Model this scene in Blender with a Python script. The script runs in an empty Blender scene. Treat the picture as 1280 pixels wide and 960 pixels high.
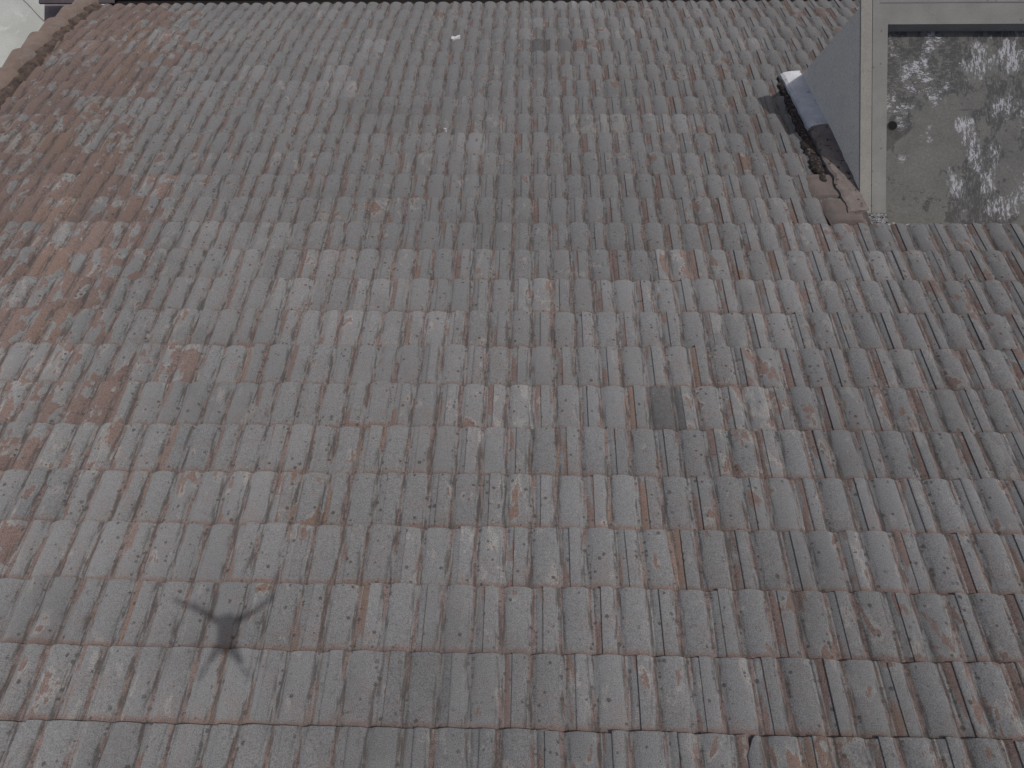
import bpy, bmesh, math, random
from mathutils import Vector, Matrix, noise as mnoise

random.seed(11)
scene = bpy.context.scene
col = scene.collection
R = math.radians

# ------------------------------------------------------------------ camera, sky, sun, exposure
CAM_H = 12.6                                   # metres of the lens above the yard
LENS_PX = 890.0                                # focal length in pixels of a 1280 px wide frame
g = Vector((.0257, -.005, -1)).normalized()    # straight down, seen from the camera
ZW = -g
XW = Vector((1, -.0084, .0257)); XW = (XW - ZW * XW.dot(ZW)).normalized()
YW = ZW.cross(XW)
CAMROT = Matrix((XW, YW, ZW))                  # camera -> world
cam_data = bpy.data.cameras.new('camera')
cam = bpy.data.objects.new('camera', cam_data); col.objects.link(cam)
cam_data.sensor_width = 36; cam_data.lens = LENS_PX / 1280 * 36
cam_data.clip_start = .01; cam_data.clip_end = 400
cam.matrix_world = Matrix.Translation((0, 0, CAM_H)) @ CAMROT.to_4x4()
scene.camera = cam
CAMP = Vector((0, 0, CAM_H))

def ray(x, y):                                 # direction of a sight line, one metre down
    r = CAMROT @ Vector((x - 640, 480 - y, -LENS_PX))
    return r / -r.z
def at(x, y, depth):                           # point on a sight line at a depth below the lens
    return CAMP + ray(x, y) * depth
def project(P):
    c = CAMROT.transposed() @ (P - CAMP)
    return 640 + LENS_PX * c.x / -c.z, 480 - LENS_PX * c.y / -c.z, -c.z

SUN_DIR = Vector((.3697, .286, .8810)).normalized()   # towards the sun
elev = math.asin(SUN_DIR.z); azim = math.atan2(SUN_DIR.x, SUN_DIR.y)
world = bpy.data.worlds.new('World'); scene.world = world; world.use_nodes = True
wn = world.node_tree.nodes; wl = world.node_tree.links
sky = wn.new('ShaderNodeTexSky'); sky.sky_type = 'NISHITA'; sky.sun_disc = False
sky.sun_elevation = elev; sky.sun_rotation = azim
sky.air_density = .9; sky.dust_density = 4.5; sky.ozone_density = .6
wn['Background'].inputs['Strength'].default_value = .10
wl.new(sky.outputs[0], wn['Background'].inputs['Color'])
sun_data = bpy.data.lights.new('sun', 'SUN'); sun_data.energy = 2.4; sun_data.angle = R(.53)
sun_data.color = (1, .98, .96)
sun = bpy.data.objects.new('sun', sun_data); col.objects.link(sun)
sun.rotation_euler = SUN_DIR.to_track_quat('Z', 'Y').to_euler(); sun.location = (5, 4, 24)
scene.view_settings.view_transform = 'Standard'; scene.view_settings.look = 'None'
scene.view_settings.exposure = -.29; scene.view_settings.gamma = 1
scene.view_settings.use_curve_mapping = False
scene.render.engine = 'CYCLES'

# ------------------------------------------------------------------ node helpers
class NT:
    def __init__(s, name):
        s.m = bpy.data.materials.new(name); s.m.use_nodes = True
        s.t = s.m.node_tree; s.n = s.t.nodes; s.b = s.n['Principled BSDF']
        s.b.inputs['Roughness'].default_value = .9
        s.b.inputs['Specular IOR Level'].default_value = .2
        s.b.inputs['Diffuse Roughness'].default_value = 1.
    def link(s, v, sock):
        if hasattr(v, 'is_output'): s.t.links.new(v, sock)
        else: sock.default_value = v
    def math(s, op, a, b=0., c=0., clamp=False):
        n = s.n.new('ShaderNodeMath'); n.operation = op; n.use_clamp = clamp
        for i, v in enumerate((a, b, c)): s.link(v, n.inputs[i])
        return n.outputs[0]
    def ss(s, v, lo, hi, a=0., b=1.):
        n = s.n.new('ShaderNodeMapRange'); n.interpolation_type = 'SMOOTHSTEP'
        for k, q in zip(('Value', 'From Min', 'From Max', 'To Min', 'To Max'), (v, lo, hi, a, b)): s.link(q, n.inputs[k])
        return n.outputs[0]
    def mix(s, f, a, b, mode='MIX'):
        n = s.n.new('ShaderNodeMix'); n.data_type = 'RGBA'; n.blend_type = mode
        s.link(f, n.inputs[0])
        for v, i in ((a, 6), (b, 7)):
            if hasattr(v, 'is_output'): s.t.links.new(v, n.inputs[i])
            else: n.inputs[i].default_value = (*v[:3], 1)
        return n.outputs[2]
    def noise(s, vec, scale, detail=3., rough=.55, out=0, dist=0.):
        n = s.n.new('ShaderNodeTexNoise'); n.inputs['Scale'].default_value = scale
        n.inputs['Detail'].default_value = detail; n.inputs['Roughness'].default_value = rough
        n.inputs['Distortion'].default_value = dist
        s.t.links.new(vec, n.inputs['Vector']); return n.outputs[out]
    def voro(s, vec, scale, out='Distance'):
        n = s.n.new('ShaderNodeTexVoronoi'); n.inputs['Scale'].default_value = scale
        s.t.links.new(vec, n.inputs['Vector']); return n.outputs[out]
    def vmul(s, vec, v):
        n = s.n.new('ShaderNodeVectorMath'); n.operation = 'MULTIPLY'
        s.t.links.new(vec, n.inputs[0]); n.inputs[1].default_value = v; return n.outputs[0]
    def comb(s, x, y, z):
        n = s.n.new('ShaderNodeCombineXYZ')
        for i, v in enumerate((x, y, z)): s.link(v, n.inputs[i])
        return n.outputs[0]
    def sep(s, v):
        n = s.n.new('ShaderNodeSeparateXYZ'); s.t.links.new(v, n.inputs[0]); return n.outputs
    def pos(s):
        return s.n.new('ShaderNodeNewGeometry').outputs['Position']
    def uv(s):
        n = s.n.new('ShaderNodeUVMap'); n.uv_map = 'UVMap'; return n.outputs[0]
    def attr(s, name):                         # from the object, or from the faces of a joined mesh
        o = []
        for ty in ('OBJECT', 'GEOMETRY'):
            n = s.n.new('ShaderNodeAttribute'); n.attribute_type = ty; n.attribute_name = name; o.append(n.outputs['Fac'])
        return s.math('ADD', *o)
    def bump(s, h, dist=.003, strength=.6):
        n = s.n.new('ShaderNodeBump'); n.inputs['Distance'].default_value = dist; n.inputs['Strength'].default_value = strength
        s.link(h, n.inputs['Height']); s.t.links.new(n.outputs[0], s.b.inputs['Normal'])
    def color(s, c):
        s.link(c if hasattr(c, 'is_output') else (*c, 1), s.b.inputs['Base Color'])

BROWN_A, BROWN_B = (.180, .134, .119), (.145, .107, .098)
# ------------------------------------------------------------------ weathered concrete tile
def tile_material():
    t = NT('weathered_tile')
    uvw = t.uv(); u, v, _ = t.sep(uvw)
    seed = t.attr('seed'); bare = t.attr('bare'); soot = t.attr('soot'); tone = t.attr('tone'); pale = t.attr('pale')
    P = t.pos()
    M = lambda a, b: t.math('MULTIPLY', a, b)
    c = t.comb(u, v, M(seed, 41.3))
    cs = t.comb(u, M(v, .42), M(seed, 41.3))
    fine = t.noise(c, 210, 2, .8)
    mid = t.noise(c, 55, 4, .65)
    wob = t.math('ADD', t.math('MULTIPLY_ADD', mid, .024, -.012), t.math('MULTIPLY_ADD', fine, .012, -.006))
    du = t.math('ADD', u, wob)
    d1 = t.math('ABSOLUTE', t.math('SUBTRACT', du, .090))
    d2 = t.math('ADD', t.math('ABSOLUTE', t.math('SUBTRACT', du, .250)), .005)
    dv = t.math('MINIMUM', d1, d2)
    # how far each valley is scoured bare varies from valley to valley
    wn_ = t.noise(t.comb(M(u, 3.6), M(v, .7), M(seed, 23.7)), 5, 2)
    wid = t.ss(wn_, .28, .66, -.006, .018)
    valley = t.ss(dv, t.math('SUBTRACT', wid, .003), t.math('ADD', wid, .004), 1, 0)
    head = t.ss(t.math('ADD', v, t.math('MULTIPLY_ADD', mid, .050, -.025)), .308, .338, 0, .92)
    # peeling of the grey coat in sharp-edged streaky patches
    pn = t.math('ADD', t.math('MULTIPLY_ADD', fine, .035, t.noise(cs, 10, 4, .6, dist=.35)), t.math('MULTIPLY_ADD', t.noise(P, 5.5, 3, .6), .5, -.25))
    thr = t.ss(bare, 0, 1, .745, .36)
    pk = t.math('SUBTRACT', pn, thr)
    peel = t.ss(pk, -.006, .010)
    rim = M(t.ss(pk, -.10, -.03), t.math('SUBTRACT', 1., peel))
    # the low strip left of every seam: grey or bare, tile by tile
    low = t.ss(u, .262, .266)
    low_sel = t.ss(t.math('MULTIPLY_ADD', bare, .10, t.noise(t.comb(M(seed, 91.), M(v, 1.5), M(u, 9.)), 1.6, 3)), .535, .575)
    lowb = M(low, low_sel)
    brown_m = t.math('MAXIMUM', t.math('MAXIMUM', valley, head), t.math('MAXIMUM', peel, lowb))
    big = t.noise(P, .9, 3)
    bcol = t.mix(t.ss(mid, .3, .7), BROWN_B, BROWN_A)
    bcol = t.mix(M(valley, .5), bcol, (.180, .146, .139))
    bcol = t.mix(M(valley, t.ss(t.noise(c, 24, 4, .7), .46, .66, 0, .75)), bcol, (.090, .074, .069))
    bcol = t.mix(t.ss(t.noise(t.comb(seed, bare, 0.), 60, 0), .5, .75, 0, .40), bcol, (.198, .138, .103))
    gcol = t.mix(t.ss(big, .35, .65), (.172, .175, .178), (.190, .190, .190))
    gcol = t.mix(t.ss(mid, .35, .7, 0, .55), gcol, (.144, .145, .150))
    pk2 = t.noise(c, 9, 3)
    gcol = t.mix(t.ss(t.math('MULTIPLY_ADD', v, .45, pk2), .54, .80, 0, .50), gcol, (.182, .157, .152))
    gcol = t.mix(M(low, .12), gcol, (.150, .150, .152))
    gcol = t.mix(M(rim, t.ss(pk2, .44, .60, .0, .65)), gcol, (.252, .248, .238))
    base = t.mix(brown_m, gcol, bcol)
    pl = M(t.ss(pale, .02, .1), t.ss(t.math('MULTIPLY_ADD', fine, .10, t.math('MULTIPLY_ADD', pale, .28, t.noise(cs, 15, 4, .6))), .70, .735))
    base = t.mix(M(pl, .5), base, (.255, .25, .236))
    # dark lichen rings and spots, thickest along the valleys
    near = t.ss(dv, .006, .040, 1, 0)
    gate = t.ss(pk2, .36, .54, .15, .9)
    def spots(scale, lo, hi, r0, r1, soft):
        n = t.n.new('ShaderNodeTexVoronoi'); n.inputs['Scale'].default_value = scale; t.t.links.new(c, n.inputs['Vector'])
        r = t.sep(n.outputs['Color']); lim = t.math('MULTIPLY_ADD', near, hi - lo, lo)
        rad = t.math('MULTIPLY_ADD', r[1], r1 - r0, r0)
        return M(t.math('LESS_THAN', r[0], lim), t.ss(t.math('MULTIPLY_ADD', fine, .12, n.outputs['Distance']), t.math('SUBTRACT', rad, soft), rad, 1, 0))
    sp = M(t.math('MAXIMUM', spots(38, .13, .66, .30, .62, .22), M(spots(110, .14, .30, .30, .5, .2), .8)), gate)
    base = t.mix(sp, base, (.072, .066, .065))
    # dark streaks running down beside the valleys
    stn = t.noise(t.comb(u, M(v, .10), M(seed, 17.1)), 70, 3)
    st = M(t.ss(t.math('MULTIPLY_ADD', fine, .10, stn), .505, .67), t.ss(dv, .010, .044, .92, 0))
    base = t.mix(st, base, (.078, .071, .069))
    # large dark drifts of algae over the roof
    dr = t.ss(t.noise(P, 1.7, 4, .65), .50, .74, 0, .32)
    base = t.mix(dr, base, (.092, .089, .088))
    so = M(M(soot, t.ss(u, .085, .12)), t.ss(t.noise(t.comb(u, v, M(seed, 7.)), 40, 4, .75), .25, .70, .45, 1.))
    base = t.mix(so, base, (.060, .057, .057))
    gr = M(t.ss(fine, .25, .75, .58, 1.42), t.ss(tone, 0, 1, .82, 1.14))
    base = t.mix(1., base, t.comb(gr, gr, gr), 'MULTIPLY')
    t.color(base)
    h = t.math('ADD', M(fine, .8), M(t.math('SUBTRACT', 1., peel), .35))
    t.bump(t.math('ADD', h, M(mid, .6)), .0022, .8)
    return t.m
M_TILE = tile_material()

def blotch_material(name, c1, c2, c3=None, scale=6., fine=160., bump=.003, amt3=(.58, .68)):
    t = NT(name); P = t.pos()
    n = t.noise(P, scale, 5, .6); f = t.noise(P, fine, 3, .65)
    b = t.mix(t.ss(n, .32, .68), c1, c2)
    if c3: b = t.mix(t.ss(t.noise(P, scale * 2.3, 5, .65, dist=.4), *amt3), b, c3)
    k = t.ss(f, .25, .75, .85, 1.15)
    t.color(t.mix(1., b, t.comb(k, k, k), 'MULTIPLY')); t.bump(f, bump, .5)
    return t.m
M_CAP = blotch_material('cap_tile', (.180, .138, .116), (.145, .110, .095), (.165, .155, .148), 5., 120., .003, (.54, .64))
M_BED = blotch_material('stained_mortar', (.110, .080, .066), (.050, .040, .037), (.15, .115, .095), 14., 150., .008)
M_DECK = blotch_material('roof_felt', (.030, .024, .022), (.020, .017, .016))
M_YARD = blotch_material('pale_concrete', (.46, .475, .45), (.40, .41, .385), (.50, .51, .49), 1.6, 60.)
M_PLASTER = blotch_material('grey_plaster', (.85, .79, .69), (.80, .745, .65), (.74, .69, .605), 3.5, 60., .006)
M_GUTTER = blotch_material('dark_gutter_metal', (.095, .083, .088), (.072, .063, .068), None, 5., 200., .001)
M_GUTIN = blotch_material('gutter_grime', (.022, .019, .019), (.030, .026, .025))
M_LEDGE = blotch_material('dark_purple_grey_wall', (.25, .222, .235), (.205, .183, .195), (.28, .25, .255), 3., 120.)
M_HOUSE = blotch_material('house_render', (.42, .40, .36), (.36, .345, .315), None, 2., 80.)
M_BITUMEN = blotch_material('bitumen', (.018, .015, .015), (.045, .036, .034), (.13, .10, .088), 14., 200., .006, (.53, .62))
M_WHITE = blotch_material('white_flashing_paint', (.66, .665, .68), (.54, .545, .57), (.26, .24, .24), 8., 130., .003, (.60, .70))
M_HAUNCH = blotch_material('brown_mortar_haunch', (.23, .20, .185), (.18, .15, .138), (.04, .033, .032), 9., 130., .004, (.57, .66))
M_MORTARFLAT = blotch_material('smooth_brown_mortar', (.165, .134, .120), (.138, .115, .105), (.115, .108, .106), 7., 150., .003, (.52, .66))
M_CRUSTG = blotch_material('grey_mortar_crust', (.165, .163, .148), (.105, .103, .098), (.46, .46, .49), 12., 220., .006, (.50, .58))
M_CRUSTW = blotch_material('white_mortar_crust', (.40, .40, .41), (.15, .15, .145), (.03, .028, .03), 34., 220., .006, (.50, .56))
M_DROP = blotch_material('bird_white', (.52, .53, .52), (.42, .43, .42), None, 40.)
M_BLACK = blotch_material('pipe_black', (.012, .012, .012), (.018, .017, .017))
M_PIPE = blotch_material('pipe_grey', (.10, .10, .10), (.07, .07, .07))
M_DRONE = blotch_material('drone_grey_shell', (.16, .165, .17), (.15, .155, .16), None, 5., 300., .0005)
M_DRONED = blotch_material('drone_dark_plastic', (.03, .03, .032), (.035, .035, .037), None, 5., 300., .0005)

def parapet_material():
    t = NT('parapet_concrete'); P = t.pos(); x, y, z = t.sep(P)
    n = t.noise(P, 4, 5, .6); f = t.noise(P, 130, 3, .65)
    b = t.mix(t.ss(n, .3, .7), (.295, .290, .268), (.25, .247, .230))
    st = t.noise(t.vmul(P, (14, 1.6, 1)), 1, 4)
    b = t.mix(t.ss(st, .5, .75, 0, .3), b, (.33, .315, .285))
    vd = t.voro(P, 15); vr = t.sep(t.voro(P, 15, 'Color'))
    sp = t.math('MULTIPLY', t.math('LESS_THAN', vr[0], .30), t.ss(vd, .10, .22, .6, 0))
    b = t.mix(sp, b, (.125, .122, .115))
    b = t.mix(t.ss(t.noise(P, 9, 5, .7), .64, .74, 0, .5), b, (.36, .36, .36))
    k = t.ss(f, .25, .75, .87, 1.13)
    t.color(t.mix(1., b, t.comb(k, k, k), 'MULTIPLY')); t.bump(f, .003, .5)
    return t.m
M_PARAPET = parapet_material()
M_COAT = blotch_material('pale_edge_coat', (.335, .318, .285), (.30, .288, .262), (.265, .26, .242), 7., 130.)

X_BOX = 2.71; Z_PAR = CAM_H - 5.95; Z_FLOOR = CAM_H - 6.085
def slab_material():
    t = NT('stained_slab'); P = t.pos(); x, y, z = t.sep(P)
    f = t.noise(P, 150, 3, .65)
    b = t.mix(t.ss(t.noise(P, 3.2, 5, .6), .3, .7), (.200, .197, .182), (.160, .158, .149))
    right = t.ss(t.math('MULTIPLY_ADD', t.noise(P, 2.6, 3), .5, x), 3.66, 3.92)
    upper = t.ss(t.math('MULTIPLY_ADD', t.noise(P, 3.3, 3), .5, y), 2.50, 2.85)
    busy = t.math('MAXIMUM', right, t.math('MULTIPLY', upper, .85))
    brk_h = t.noise(t.vmul(P, (22, 44, 1)), 1, 6, .78)
    brk_v = t.noise(t.vmul(P, (50, 13, 1)), 1, 6, .78)
    brk = t.math('ADD', t.math('MULTIPLY', brk_v, right), t.math('MULTIPLY', brk_h, t.math('SUBTRACT', 1., right)))
    # dark algae flakes, brushed across the pour near the drain and down it further off
    dcl = t.math('MULTIPLY_ADD', busy, .11, t.noise(t.vmul(P, (3.4, 2.2, 1)), 1, 5, .66))
    dark = t.math('MULTIPLY', t.ss(dcl, .575, .61), t.ss(brk, .42, .50))
    b = t.mix(t.math('MULTIPLY', dark, .70), b, (.070, .070, .073))
    b = t.mix(t.ss(t.noise(t.vmul(P, (6, 34, 1)), 1, 6, .7), .61, .66, 0, .6), b, (.080, .078, .076))
    # white lime bloom in flakes
    wcl = t.math('MULTIPLY_ADD', busy, .10, t.noise(t.vmul(P, (4.4, 3.4, 7)), 1, 4, .62))
    w = t.math('MULTIPLY', t.ss(wcl, .59, .69), t.ss(t.math('ADD', brk, t.math('MULTIPLY', wcl, .35)), .73, .81))
    w = t.math('MAXIMUM', w, t.math('MULTIPLY', t.ss(brk, .67, .71), .6))
    b = t.mix(t.math('MULTIPLY', w, .92), b, (.50, .50, .53))
    f2 = t.noise(P, 48, 5, .75)
    kk = t.ss(f2, .3, .7, .86, 1.14); b = t.mix(1., b, t.comb(kk, kk, kk), 'MULTIPLY')
    # damp wedge beside the drain
    wd = t.math('ADD', t.math('MULTIPLY', t.math('SUBTRACT', x, 2.93), .9), t.math('MULTIPLY', t.math('SUBTRACT', 2.19, y), 1.))
    wedge = t.math('MULTIPLY', t.ss(t.math('MULTIPLY_ADD', t.noise(P, 22, 3), .06, wd), .24, .27, 1, 0),
                   t.ss(t.math('MULTIPLY_ADD', t.noise(P, 30, 3), .03, y), 2.235, 2.255, 1, 0))
    b = t.mix(t.math('MULTIPLY', wedge, .7), b, (.095, .093, .086))
    k = t.ss(f, .25, .75, .85, 1.15)
    t.color(t.mix(1., b, t.comb(k, k, k), 'MULTIPLY')); t.bump(t.math('ADD', f, w), .003, .6)
    return t.m
M_SLAB = slab_material()

# ------------------------------------------------------------------ object helpers
def tag(o, label=None, cat=None, group=None, kind=None):
    for k, v in (('label', label), ('category', cat), ('group', group), ('kind', kind)):
        if v: o[k] = v
    return o
def empty(name, loc):
    o = bpy.data.objects.new(name, None); o.location = loc; o.empty_display_size = .2; col.objects.link(o); return o
def mesh_obj(name, verts, faces, mat, parent=None, smooth=False):
    me = bpy.data.meshes.new(name); me.from_pydata([tuple(v) for v in verts], [], faces); me.update()
    me.materials.append(mat)
    if smooth: me.polygons.foreach_set('use_smooth', [True] * len(me.polygons))
    return link_obj(name, me, parent)
def link_obj(name, me, parent=None):
    o = bpy.data.objects.new(name, me); col.objects.link(o)
    if parent:
        o.parent = parent
        if parent.parent: bpy.context.view_layer.update()
        o.matrix_parent_inverse = parent.matrix_world.inverted()
    return o
def bm_obj(name, bm, mat, parent=None, smooth=False):
    bmesh.ops.recalc_face_normals(bm, faces=bm.faces)
    me = bpy.data.meshes.new(name); bm.to_mesh(me); bm.free(); me.materials.append(mat)
    if smooth: me.polygons.foreach_set('use_smooth', [True] * len(me.polygons))
    return link_obj(name, me, parent)
def box_bm(x0, x1, y0, y1, z0, z1, bev=0., seg=2, bm=None):
    b = bmesh.new()
    vs = [b.verts.new((x, y, z)) for z in (z0, z1) for x, y in ((x0, y0), (x1, y0), (x1, y1), (x0, y1))]
    for f in ((3, 2, 1, 0), (4, 5, 6, 7), (0, 1, 5, 4), (1, 2, 6, 5), (2, 3, 7, 6), (3, 0, 4, 7)): b.faces.new([vs[i] for i in f])
    if bev: bmesh.ops.bevel(b, geom=list(b.edges), offset=bev, segments=seg, affect='EDGES', profile=.6)
    return b
def box(name, x0, x1, y0, y1, z0, z1, mat, parent=None, bev=0.):
    return bm_obj(name, box_bm(x0, x1, y0, y1, z0, z1, bev), mat, parent)
def rough(o, amp, freq):                        # knock a mesh about a little
    for v in o.data.vertices:
        v.co += mnoise.noise_vector(v.co * freq) * amp
    o.data.update()
def grid_bm(pts):                               # pts[i][j] -> quads
    b = bmesh.new(); vs = [[b.verts.new(p) for p in row] for row in pts]
    for i in range(len(vs) - 1):
        for j in range(len(vs[0]) - 1):
            b.faces.new((vs[i][j], vs[i + 1][j], vs[i + 1][j + 1], vs[i][j + 1]))
    return b

# ------------------------------------------------------------------ the slope of the roof
EXPO = .348; PITCH = R(40.83); NC0, NC1 = -3, 25          # courses; course 25 ends at the eave
def slope_angle(i): return PITCH + R(1.0 * max(0, i - 17.5))
PROF = {}
y, z = -1.55714 + NC0 * EXPO * math.cos(PITCH), CAM_H - 3.24682 - NC0 * EXPO * math.sin(PITCH)
for i in range(NC0, NC1 + 3):
    PROF[i] = (y, z); a = slope_angle(i); y += EXPO * math.cos(a); z -= EXPO * math.sin(a)
def surf(X, s, h=0.):                                     # point on the plane of the tile ends
    i = int(max(NC0, min(NC1 + 1, math.floor(s)))); t = s - i
    a = slope_angle(i)
    yy = PROF[i][0] * (1 - t) + PROF[i + 1][0] * t; zz = PROF[i][1] * (1 - t) + PROF[i + 1][1] * t
    return Vector((X, yy + h * math.sin(a), zz + h * math.cos(a)))
def verge_x(s): return -5.40 - .028 * (s - 17) - .03
def on_roof(x, y):                                        # roof point under a sight line
    r = ray(x, y); lo, hi = NC0, NC1 + 2
    for _ in range(50):
        m = (lo + hi) / 2; P = surf(0, m); t = (CAM_H - P.z)
        if r.y * t > P.y: lo = m
        else: hi = m
    return r.x * (CAM_H - surf(0, m).z), m

# ------------------------------------------------------------------ tiled roof
roof = empty('tiled_roof', surf(0, NC1))
tag(roof, 'weathered grey and brown double-roll concrete tile roof sloping down to the gutter', 'roof')
bpy.context.view_layer.update()
ROLL = .027; LIP = .031
def height(u):
    z = 0.
    if .103 < u < .243: z = 1 - ((u - .173) / .070) ** 2
    elif u < .080: z = 1 - ((u - .019) / .061) ** 2
    elif u > .258: z = 1 - ((u - .319) / .061) ** 2
    z = max(0, z) ** .66 * ROLL - ROLL
    if u > .262: z -= .0062
    return z
UCOLS = [0, .006, .02, .036, .052, .066, .076, .085, .098, .106, .116, .132, .152, .172, .192, .212, .228, .238, .247, .262, .2625, .268, .278, .29, .303, .318]
def tile_geo(rng, u0=0., u1=.318, chip=None, gap=.003):
    us = [u0 + gap] + [u for u in UCOLS if u0 + gap + .003 < u < u1 - .002] + [u1]
    ph = rng.uniform(0, 50); V = []; UV = []; F = []
    def lip(u):
        s = .0022 * mnoise.noise((u * 22, ph, 0)) + .0012 * mnoise.noise((u * 90, ph, 3))
        if chip: s += chip(u)
        return s
    nrow = 4
    for u in us:
        s0 = lip(u); zt = height(u)
        for s, z in ((s0 + .002, zt - LIP), (s0, zt - .006), (s0 + .005, zt - .0008), (.385, zt)):
            V.append((u - .15, s, z)); UV.append((u, s))
    for i in range(len(us) - 1):
        for j in range(nrow - 1):
            a = i * nrow + j; F.append((a, a + nrow, a + nrow + 1, a + 1))
    b = len(V)                                            # the left edge, hanging over the next tile
    for (u, s), j in (((us[0], lip(us[0]) + .002), 1), ((us[0], .385), 3)):
        V.append((us[0] - .15 + .001, s, height(us[0]) - .016)); UV.append((u, s))
    F.append((1, 2, 3, b + 1, b))
    return V, F, UV
def tile_mesh(name, geo):
    V, F, UV = geo
    me = bpy.data.meshes.new(name); me.from_pydata(V, [], F); me.update()
    lay = me.uv_layers.new(name='UVMap')
    for l in me.loops: lay.data[l.index].uv = UV[l.vertex_index]
    me.polygons.foreach_set('use_smooth', [len(p.vertices) == 4 for p in me.polygons])
    me.materials.append(M_TILE); return me
rng = random.Random(5)
VARIANTS = []
for k in range(16):
    chip = None
    if k % 4 == 1:
        w, dpt, side = rng.uniform(.012, .03), rng.uniform(.006, .018), rng.random() < .5
        chip = (lambda u, w=w, d=dpt, s=side: d * max(0, 1 - (u if s else .318 - u) / w))
    VARIANTS.append(tile_geo(rng, chip=chip, gap=rng.choice((.0015, .0025, .0035, .005, .0065))))
VMESH = [tile_mesh('tile', v) for v in VARIANTS]
broken = tile_geo(rng, chip=lambda u: .085 * max(0, 1 - u / .042), gap=.003)

def smooth(a, b, x):
    t = max(0, min(1, (x - a) / (b - a))); return t * t * (3 - 2 * t)
tiles = []
for n in range(NC0, NC1 + 1):
    i = math.floor(-8 / .3)
    while True:
        X0 = -.075 - .0021 * n + .3 * i + (.15 if n % 2 == 0 else 0); i += 1
        if X0 > 6.4: break
        vx = verge_x(n - .5)
        u0, u1 = 0., .318
        if X0 + .318 < vx + .05: continue
        if X0 < vx: u0 = vx - X0
        if 12 <= n <= 18:
            if X0 > X_BOX - .06: continue
            if X0 + .318 > X_BOX + .03: u1 = X_BOX + .03 - X0
        if u1 - u0 < .02: continue
        P = surf(X0 + .15, n - .5); px, py, dp = project(P)
        lx, ly, _ = project(surf(X0, n))
        r = random.Random((n * 1009 + i * 9176) & 0xffffff)
        s = n - .5; X = X0 + .15
        wv = mnoise.noise((s * .22, X * .7, 1))
        b = .10 + (.42 + .26 * smooth(5, 13, s)) * smooth(-.2, 1.5, -1.75 - .072 * s - X + .8 * wv) * smooth(-2, 3, s)
        b += .16 * smooth(.2, 2.2, X) + .10 * smooth(4, -1, s) * smooth(-1.6, 0, X)
        b += .22 * mnoise.noise((X * 1.1, s * .45, 7)) + r.gauss(0, .12 - .05 * smooth(-2.2, -3.2, X))
        if X > -2.2: b = min(b, .50)
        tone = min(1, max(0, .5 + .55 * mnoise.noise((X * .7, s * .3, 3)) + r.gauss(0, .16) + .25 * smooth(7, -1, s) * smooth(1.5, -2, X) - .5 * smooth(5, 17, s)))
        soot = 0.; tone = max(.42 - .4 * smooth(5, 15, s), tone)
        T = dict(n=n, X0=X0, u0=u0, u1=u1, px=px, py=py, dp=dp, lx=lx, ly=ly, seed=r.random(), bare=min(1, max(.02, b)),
                 tone=tone, soot=soot, pale=(r.uniform(.15, .5) if r.random() < .06 else 0.), var=r.randrange(16), yaw=r.gauss(0, .0055) + (r.gauss(0, .012) if r.random() < .06 else 0), dx=r.gauss(0, .0014), ds=r.gauss(0, .0045) - (r.uniform(.006, .016) if r.random() < .05 else 0), dz=abs(r.gauss(0, .0016)),
                 roll=r.gauss(0, .004), full=(u0 == 0 and u1 == .318), broken=False)
        tiles.append(T)
def nearest(x, y, n=None):
    return min((t for t in tiles if n is None or t['n'] == n), key=lambda t: (t['px'] - x) ** 2 + (t['py'] - y) ** 2)
for x, y, v in ((826, 502, .68), (668, 55, .7), (690, 57, .4)): nearest(x, y)['soot'] = v
tb = min((t for t in tiles if t['n'] == 0), key=lambda t: abs(t['lx'] - 944)); tb['broken'] = True
tw = min((t for t in tiles if t['n'] == 0), key=lambda t: abs(t['lx'] - 1021)); tw['yaw'] = .022; tw['dx'] = .004
for x, y in ((735, 152), (757, 152), (28, 178), (40, 180)): nearest(x, y)['pale'] = .72
def tile_matrix(t):
    n = t['n']; a = slope_angle(n - 1)
    up = Vector((0, -math.cos(a), math.sin(a))); nor = Vector((0, math.sin(a), math.cos(a)))
    Rm = Matrix((Vector((1, 0, 0)), up, nor)).transposed()
    tilt = Matrix.Rotation(-math.atan(LIP / EXPO), 3, 'X') @ Matrix.Rotation(t['yaw'], 3, 'Z') @ Matrix.Rotation(t['roll'], 3, 'Y')
    P = surf(t['X0'] + .15 + t['dx'], n) + up * t['ds'] + nor * t['dz']
    return Matrix.Translation(P) @ (Rm @ tilt).to_4x4()
inframe = [t for t in tiles if -20 < t['px'] < 1300 and -10 < t['py'] < 985]
inframe.sort(key=lambda t: t['dp'])
parts = set(id(t) for t in inframe[:300])
sv, sf, suv, sat = [], [], [], {k: [] for k in ('seed', 'bare', 'tone', 'soot', 'pale')}
rinv = Matrix.Translation(roof.location).inverted()
for t in tiles:
    m = tile_matrix(t)
    if id(t) in parts:
        if t['broken']: me = tile_mesh('tile', broken)
        elif t['full']: me = VMESH[t['var']]
        else: me = tile_mesh('tile', tile_geo(rng, t['u0'], t['u1']))
        o = bpy.data.objects.new('tile', me); col.objects.link(o); o.parent = roof
        o.matrix_parent_inverse = rinv; o.matrix_basis = m
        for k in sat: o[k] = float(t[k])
    else:
        V, F, UV = VARIANTS[t['var']] if t['full'] else tile_geo(rng, t['u0'], t['u1'])
        b = len(sv); sv += [m @ Vector(v) for v in V]; suv += UV
        sf += [tuple(q + b for q in f) for f in F]
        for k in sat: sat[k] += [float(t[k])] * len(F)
me = bpy.data.meshes.new('far_tiles'); me.from_pydata([tuple(v) for v in sv], [], sf); me.update()
lay = me.uv_layers.new(name='UVMap')
for l in me.loops: lay.data[l.index].uv = suv[l.vertex_index]
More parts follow.
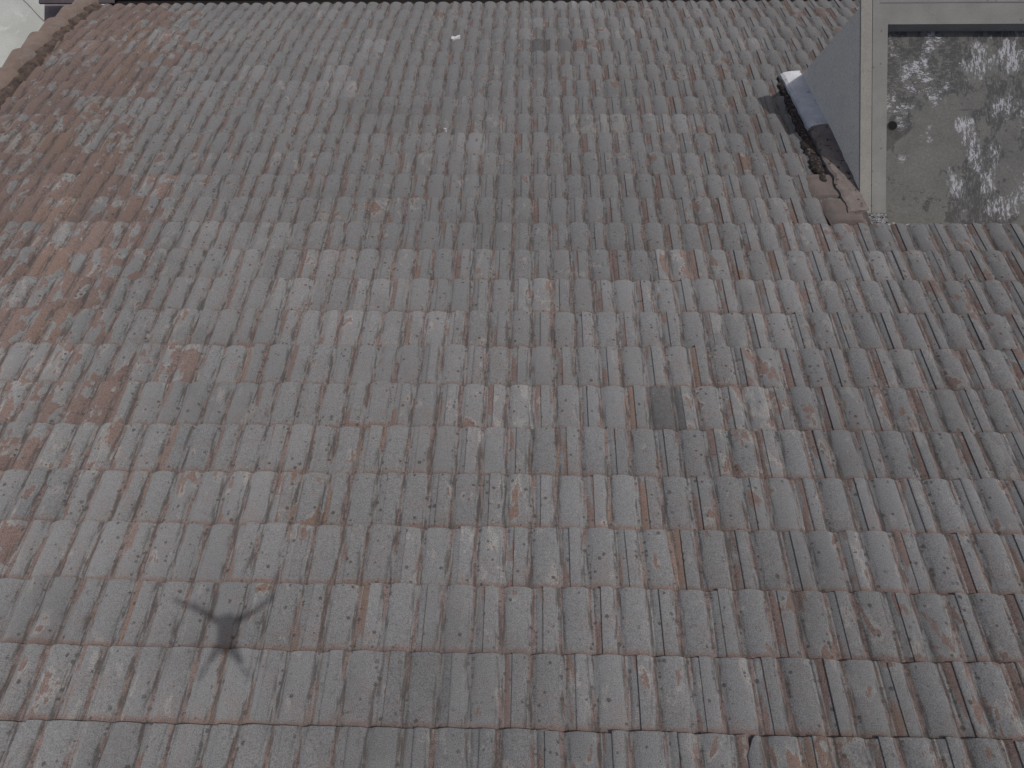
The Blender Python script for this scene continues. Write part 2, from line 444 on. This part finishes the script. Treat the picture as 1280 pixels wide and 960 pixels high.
me.polygons.foreach_set('use_smooth', [len(p.vertices) == 4 for p in me.polygons])
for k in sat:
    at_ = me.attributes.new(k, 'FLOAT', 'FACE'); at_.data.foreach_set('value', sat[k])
me.materials.append(M_TILE)
o = bpy.data.objects.new('far_tiles', me); col.objects.link(o); o.parent = roof; o.matrix_parent_inverse = rinv
o['kind'] = 'stuff'

# felt under the tiles
def felt(s0, s1, x1):
    rows = []; n = int((s1 - s0) * 2) + 1
    for k in range(n + 1):
        s = s0 + (s1 - s0) * k / n; rows.append([surf(x, s, -.085) for x in (verge_x(s) - .02, X_BOX, x1)])
    bm_obj('roof_felt', grid_bm(rows), M_DECK, roof)
felt(NC0, 11.0, 6.6); felt(11.0, 18.35, X_BOX + .02); felt(18.35, NC1 - .15, 6.6)

# half round caps down the verge, each lapping over the next one below
def cap_obj(s0, s1, r0, r1, rr):
    pts = []
    N = 12
    for k, (s, r) in enumerate(((s0, r0), ((s0 + s1) / 2, (r0 + r1) / 2), (s1 - .03, r1), (s1, r1 - .001), (s1 + .004, r1 - .008), (s1 + .002, r1 - .022))):
        c = surf(verge_x(s) - .115, s, -.002 + (s - s0) / (s1 - s0) * .042); a = slope_angle(math.floor(s))
        nor = Vector((0, math.sin(a), math.cos(a))); row = []
        for j in range(N + 1):
            th = math.pi * (-.06 + 1.12 * j / N)
            row.append(c + Vector((math.cos(th) * r, 0, 0)) + nor * (abs(math.sin(th)) ** .8 * math.copysign(1, math.sin(th)) * r * .55 - .02))
        pts.append(row)
    o = bm_obj('verge_cap', grid_bm(pts), M_CAP, roof, True)
    rough(o, .004, 9 + rr)
    return o
s = NC1 + .1; k = 0
while s > NC0 + 1.2:
    cap_obj(s - 1.55, s, .110, .142, random.random()); s -= 1.36; k += 1
# dark mortar bedding between caps and tiles
rows = []
S = [NC0 + .3 + .11 * k for k in range(int((NC1 - NC0 - .2) / .11))]
for s in S:
    nz = mnoise.noise((s * 2.3, 0, 0)); n2 = mnoise.noise((s * 5.1, 4, 0))
    x0 = verge_x(s) - .02; w = .095 + .03 * nz + .02 * n2
    rows.append([surf(x0, s, -.02), surf(x0 + .012, s, .035 + .012 * n2), surf(x0 + w * .55, s, .022 + .014 * nz), surf(x0 + w * .9, s, .004 + .01 * n2), surf(x0 + w + .01, s, -.04)])
o = bm_obj('mortar_bedding', grid_bm(rows), M_BED, roof, False); rough(o, .008, 16)

# ------------------------------------------------------------------ house walls, gutter, side wall, yard
Ye, Ze = PROF[NC1]
hw = empty('house_wall', (0, Ye - .5, 0))
tag(hw, 'plain rendered house wall below the eave of the tiled roof', 'wall')
bpy.context.view_layer.update()
gy0 = PROF[NC0][0] + .2
ridge_z = PROF[NC0][1] - .35
gable = [(gy0, 0), (Ye - .45, 0), (Ye - .45, Ze + .18), (gy0, ridge_z)]
def prism_x(name, prof, x0, x1, mat, parent):
    n = len(prof); V = [(x0, *p) for p in prof] + [(x1, *p) for p in prof]
    F = [tuple(range(n))[::-1], tuple(range(n, 2 * n))] + [(i, (i + 1) % n, (i + 1) % n + n, i + n) for i in range(n)]
    bm = bmesh.new(); vs = [bm.verts.new(v) for v in V]
    for f in F: bm.faces.new([vs[i] for i in f])
    return bm_obj(name, bm, mat, parent)
prism_x('gable_wall', gable, -5.35, -5.10, M_HOUSE, hw)
prism_x('gable_wall', gable, 6.25, 6.5, M_HOUSE, hw)
box('eave_wall', -5.1, 6.25, Ye - .70, Ye - .452, 0, Ze + .10, M_HOUSE, hw)

gut = empty('rain_gutter', (0, Ye + .1, Ze - .3))
tag(gut, 'dark grey box gutter running along the eave of the tiled roof', 'gutter')
bpy.context.view_layer.update()
gx0, gx1 = at(52, 2, 9.45).x, 6.7
zt = CAM_H - 9.42
gxi = verge_x(25) - .16
box('gutter_floor', gxi, gx1, Ye - .12, Ye + .40, zt - .20, zt - .185, M_GUTIN, gut)
box('outer_side', gxi, gx1, Ye + .385, Ye + .41, zt - .183, zt - .002, M_GUTTER, gut, .004)
box('inner_side', gxi, gx1, Ye - .14, Ye - .122, zt - .183, zt - .05, M_GUTTER, gut, .003)
ec = box('end_cover', gx0, verge_x(25) + .02, at(60, 4.5, 9.4).y, Ye + .40, zt, zt + .03, M_GUTTER, gut, .006)

zl = CAM_H - 9.68
lw = empty('side_wall', (at(55, 25, 9.68).x + .3, 4, 0))
tag(lw, 'dark purple-grey wall standing under the gutter end beside the roof verge', 'wall')
bpy.context.view_layer.update()
wx = at(55, 25, 9.68).x
box('wall_body', wx, wx + .70, 1.0, Ye + .35, 0, zl, M_LEDGE, lw, .01)

# the yard
V = [(-150, -150, 0), (150, -150, 0), (150, 150, 0), (-150, 150, 0)]
tag(mesh_obj('yard_pavement', V, [(0, 1, 2, 3)], M_YARD), kind='structure')
# thin cable on the yard
a, b = at(22, -6, CAM_H - .01), at(60, 30, CAM_H - .01)
pts = []
for k in range(15):
    t = k / 14; p = a.lerp(b, t) + Vector((.010 * math.sin(t * 5), .008 * math.sin(t * 7), 0)); dr = Vector((-(b - a).y, (b - a).x, 0)).normalized()
    pts.append([Vector((p.x, p.y, .010)) + dr * (.007 * math.cos(q)) + Vector((0, 0, .007 * math.sin(q))) for q in [math.tau * j / 8 for j in range(9)]])
c = bm_obj('ground_cable', grid_bm(pts), M_LEDGE, None, True)
tag(c, 'thin grey cable lying across the pale concrete yard', 'cable')

# ------------------------------------------------------------------ flat-roofed concrete dormer
dm = empty('concrete_dormer', (X_BOX + .8, 2.3, Z_FLOOR))
tag(dm, 'flat-topped concrete dormer with low parapet and stained slab set into the tiled roof', 'dormer')
bpy.context.view_layer.update()
XI = X_BOX + .217; YN, YI, YF = 1.462, 3.035, 3.30; XR = 5.6; YW = 3.185
def add_grid_top(name, x0, x1, y0, y1, z, nx, ny, mat, amp):
    pts = [[Vector((x0 + (x1 - x0) * i / nx, y0 + (y1 - y0) * j / ny, z + amp * mnoise.noise((i * .35, j * .35, 2)))) for j in range(ny + 1)] for i in range(nx + 1)]
    return bm_obj(name, grid_bm(pts), mat, dm, True)
slab = box('roof_slab', X_BOX + .095, XR - .01, 1.24, YW - .01, Z_FLOOR - .16, Z_FLOOR - .012, M_SLAB, dm)
top = add_grid_top('slab_screed', XI - .02, XR - .2, 1.24, YI + .02, Z_FLOOR, 60, 40, M_SLAB, .004)
UPOLY = [(X_BOX + .093, YN), (XI, YN), (XI, YI), (XR - .22, YI), (XR - .22, YN), (XR - .002, YN), (XR - .002, YF), (X_BOX + .093, YF)]
bm = bmesh.new(); tv = [bm.verts.new((x, y, Z_PAR - .003)) for x, y in UPOLY]; bv = [bm.verts.new((x, y, Z_FLOOR - .01)) for x, y in UPOLY]
bm.faces.new(tv); bm.faces.new(bv[::-1])
for i in range(8): bm.faces.new((tv[i], bv[i], bv[(i + 1) % 8], tv[(i + 1) % 8]))
bmesh.ops.bevel(bm, geom=[e for e in bm.edges if all(v in tv for v in e.verts)], offset=.005, segments=2, affect='EDGES')
bm_obj('parapet', bm, M_PARAPET, dm)
lo = box('parapet_edge', X_BOX, X_BOX + .091, YN, YF, Z_PAR - .022, Z_PAR, M_COAT, dm, .005)
# drip line scored along the far parapet
box('drip_strip', X_BOX + .16, XR - .01, 3.205, 3.213, Z_PAR - .004, Z_PAR + .001, M_LEDGE, dm)
def roofz(Y):
    lo_, hi_ = NC0, NC1 + 1
    for _ in range(40):
        m = (lo_ + hi_) / 2
        if surf(0, m).y < Y: lo_ = m
        else: hi_ = m
    return surf(0, m).z
cheek = [(1.50, Z_PAR - .024), (YW, Z_PAR - .024), (YW, roofz(YW) - .30), (1.50, roofz(1.50) - .35)]
prism_x('cheek_wall', cheek, X_BOX + .004, X_BOX + .088, M_PLASTER, dm)
prism_x('cheek_wall', cheek, XR + .001, XR + .12, M_PLASTER, dm)
box('riser_wall', X_BOX + .095, XR - .01, 1.14, 1.237, Z_FLOOR - .3, Z_FLOOR + .18, M_HOUSE, dm)
box('front_wall', X_BOX + .09, XR - .002, YW - .17, YW - .003, roofz(YW) - .3, Z_FLOOR - .163, M_PLASTER, dm)
# drain
D = at(1115.5, 157, CAM_H - Z_FLOOR - .004)
dr = bmesh.new()
prof = [(.036, -.10), (.036, .004), (.039, .006), (.043, .004), (.045, -.004)]
N = 28
vs = [[dr.verts.new((D.x + r * math.cos(math.tau * j / N), D.y + r * math.sin(math.tau * j / N), Z_FLOOR + h)) for j in range(N)] for r, h in prof]
for i in range(len(prof) - 1):
    for j in range(N): dr.faces.new((vs[i][j], vs[i][(j + 1) % N], vs[i + 1][(j + 1) % N], vs[i + 1][j]))
drain = bm_obj('drain_pipe', dr, M_PIPE, dm, True)
bm = bmesh.new(); vs = [bm.verts.new((D.x + .0375 * math.cos(math.tau * j / N), D.y + .0375 * math.sin(math.tau * j / N), Z_FLOOR + .006)) for j in range(N)]; bm.faces.new(vs)
bm_obj('drain_bore', bm, M_BLACK, drain)

# white painted flashing against the cheek wall, lower part patched with mortar
def kerb(name, s0, s1, mat, w0, w1, h0, h1, step=.12, amp=.006, wav=0., xo=0.):
    pts = []; n = max(2, int((s1 - s0) / step))
    for k in range(n + 1):
        t = k / n; s = s0 + (s1 - s0) * t; w = w0 + (w1 - w0) * t; h = h0 + (h1 - h0) * t
        w += wav * mnoise.noise((s * 2.7, 1, xo)); h += wav * .25 * mnoise.noise((s * 3.1, 9, xo))
        X = X_BOX + .006
        pts.append([surf(X, s, h), surf(X - w * .45, s, h * .93), surf(X - w * .88, s, h * .72), surf(X - w, s, h * .45), surf(X - w - .004, s, -.03)])
    b = grid_bm(pts)
    b.verts.ensure_lookup_table(); m = 5
    b.faces.new([b.verts[i] for i in range(m)]); b.faces.new([b.verts[len(b.verts) - 1 - i] for i in range(m)])
    o = bm_obj(name, b, mat, dm)
    rough(o, amp, 14); return o
kerb('flashing', 15.0, 18.08, M_WHITE, .165, .185, .085, .075, amp=.006)
kerb('mortar_haunch', 11.35, 14.99, M_HAUNCH, .150, .166, .034, .084, amp=.007, wav=.035)
# bitumen brushed along the flashing foot, and mortar over the cut tiles
def sheet(name, s0, s1, edge, mat, sd, lift, wav=.03, fade=True):   # edge(s) -> (outer X, inner X) measured from the cheek
    pts = []; n = max(4, int((s1 - s0) / .045)); m = 9
    for k in range(n + 1):
        s = s0 + (s1 - s0) * k / n; a, b = edge(s)
        if fade:
            e = min(1., 6 * k / n, 6 * (n - k) / n) ** .5; c = (a + b) / 2; a, b = c + (a - c) * e, c + (b - c) * e
        a += wav * mnoise.noise((s * 3.1, sd, 0)) + wav * .6 * mnoise.noise((s * 9., sd, 3)); b += wav * .5 * mnoise.noise((s * 4.3, sd, 5))
        row = []
        for j in range(m + 1):
            t = j / m; x = a + (b - a) * t
            h = lift + .004 * mnoise.noise((x * 16, s * 5, sd)) - .006 * (1 - math.sin(math.pi * t))
            if j in (0, m) or k in (0, n): h = -.035
            row.append(surf(X_BOX - x, s, h))
        pts.append(row)
    return bm_obj(name, grid_bm(pts), mat, dm, True)
sheet('mortar_fill', 11.02, 11.97, lambda s: (.31, .02), M_MORTARFLAT, 21, .006, .012, False)
sheet('mortar_fill', 12.02, 13.0, lambda s: (.37, .06 + .02 * (s - 12)), M_MORTARFLAT, 25, .004, .02, False)
sheet('bitumen_smear', 12.6, 18.15, lambda s: (.232 + .009 * (18 - s), .155), M_BITUMEN, 3, .014, .03)

# crumbling mortar where parapet and slab meet the tiles
def crust(name, x0, x1, y0, y1, z, mat, nx, ny, amp, sd):
    pts = []
    for i in range(nx + 1):
        x = x0 + (x1 - x0) * i / nx; row = []
        for j in range(ny + 1):
            t = j / ny; w = .03 * mnoise.noise((x * 9, sd, 1))
            y = y0 + (y1 - y0 + w) * t
            row.append(Vector((x, y, z + amp * (math.sin(math.pi * min(1, t)) + .9 * mnoise.noise((x * 18, y * 18, sd))) - (.02 if j in (0, ny) else 0))))
        pts.append(row)
    return bm_obj(name, grid_bm(pts), mat, dm)
crust('mortar_crust', X_BOX + .004, XI + .01, 1.33, YN + .012, Z_PAR - .004, M_CRUSTW, 16, 6, .016, 2.)
crust('mortar_crust', XI, 4.9, 1.26, 1.42, Z_FLOOR + .006, M_CRUSTG, 90, 5, .014, 6.)

# ------------------------------------------------------------------ droppings on the tiles
def dropping(px, py, pts, label):
    X, s = on_roof(px, py); bm = bmesh.new(); k = []
    for dx, ds in pts: k.append((X + dx, s + ds / EXPO))
    t = [bm.verts.new(surf(x, q, .006)) for x, q in k]; b = [bm.verts.new(surf(x, q, -.03)) for x, q in k]
    bm.faces.new(t)
    for i in range(len(k)): bm.faces.new((t[i], t[(i + 1) % len(k)], b[(i + 1) % len(k)], b[i]))
    o = bm_obj('bird_dropping', bm, M_DROP); tag(o, label, 'dropping', 'white droppings on the tiles')
dropping(568, 47, [(-.035, .02), (-.03, -.05), (-.005, -.06), (.02, -.02), (.055, .03), (.06, .07), (.035, .06), (.005, .01), (-.015, .03)], 'hook-shaped white bird dropping on the grey tiles near the eave')
dropping(556, 161, [(-.012, .008), (-.009, -.006), (.006, -.012), (.018, -.007), (.012, .003), (-.003, .004)], 'tiny white bird dropping farther up the slope on the grey tiles')

# ------------------------------------------------------------------ drone that carries the camera and throws the small shadow
dn = empty('quadcopter_drone', CAMP + Vector((0, -.075, .055)))
tag(dn, 'small grey quadcopter drone hovering above the roof, throwing the cross-shaped shadow', 'drone')
bpy.context.view_layer.update()
C0 = dn.location
def loft(name, secs, mat, parent=dn):           # sections: (y, half width, half height, z)
    pts = []
    for yv, w, h, zc in secs:
        pts.append([C0 + Vector((w * math.copysign(abs(math.cos(q)) ** .6, math.cos(q)), yv, zc + h * math.copysign(abs(math.sin(q)) ** .6, math.sin(q)))) for q in [math.tau * j / 20 for j in range(21)]])
    return bm_obj(name, grid_bm(pts), mat, parent, True)
body = loft('body', [(-.105, .002, .002, .004), (-.10, .030, .022, .004), (-.06, .044, .032, .004), (0, .047, .034, .002), (.05, .042, .030, .002), (.085, .030, .022, .004), (.095, .002, .002, .004)], M_DRONE)
loft('battery', [(-.09, .002, .001, .036), (-.088, .026, .008, .034), (.0, .028, .010, .036), (.02, .002, .001, .036)], M_DRONED, body)
def tube(name, a, b, r0, r1, mat, parent=dn, N=10):
    d = (b - a).normalized(); x = d.orthogonal().normalized(); y_ = d.cross(x); pts = []
    for p, r in ((a, .0005), (a, r0), (b, r1), (b, .0005)):
        pts.append([p + x * r * math.cos(math.tau * j / N) + y_ * r * math.sin(math.tau * j / N) for j in range(N + 1)])
    return bm_obj(name, grid_bm(pts), mat, parent, True)
for sx in (-1, 1):
    for tip, root in (((.178, .140), (.03, .05)), ((.072, -.125), (.03, -.06))):
        a = C0 + Vector((sx * root[0], root[1], .008)); b = C0 + Vector((sx * tip[0], tip[1], .016))
        tube('arm', a, b, .021, .013, M_DRONE)
        tube('motor', b + Vector((0, 0, -.012)), b + Vector((0, 0, .024)), .014, .013, M_DRONED)
        tube('landing_foot', b + Vector((0, 0, -.01)), b + Vector((0, 0, -.040)), .007, .004, M_DRONED)
        ang = math.atan2(tip[1] - root[1], sx * (tip[0] - root[0])) + .12; pr = []
        hub = b + Vector((0, 0, .028)); ux = Vector((math.cos(ang), math.sin(ang), 0)); uy = Vector((-ux.y, ux.x, 0))
        for q, w in ((-.105, .003), (-.085, .009), (-.04, .011), (-.008, .006), (.008, .006), (.04, .011), (.085, .009), (.105, .003)):
            sg = 1 if q > 0 else -1
            pr.append([hub + ux * q + uy * w + Vector((0, 0, .003 * sg)), hub + ux * q + Vector((0, 0, .003)), hub + ux * q - uy * w - Vector((0, 0, .003 * sg))])
        bm_obj('propeller', grid_bm(pr), M_DRONED, dn, True)
gm = CAMP + Vector((0, 0, .012))
gimbal = tube('gimbal', gm + Vector((0, -.005, .038)), gm + Vector((0, 0, .006)), .013, .016, M_DRONED)
tube('lens', gm + Vector((0, 0, .006)), gm, .009, .009, M_BLACK, gimbal)
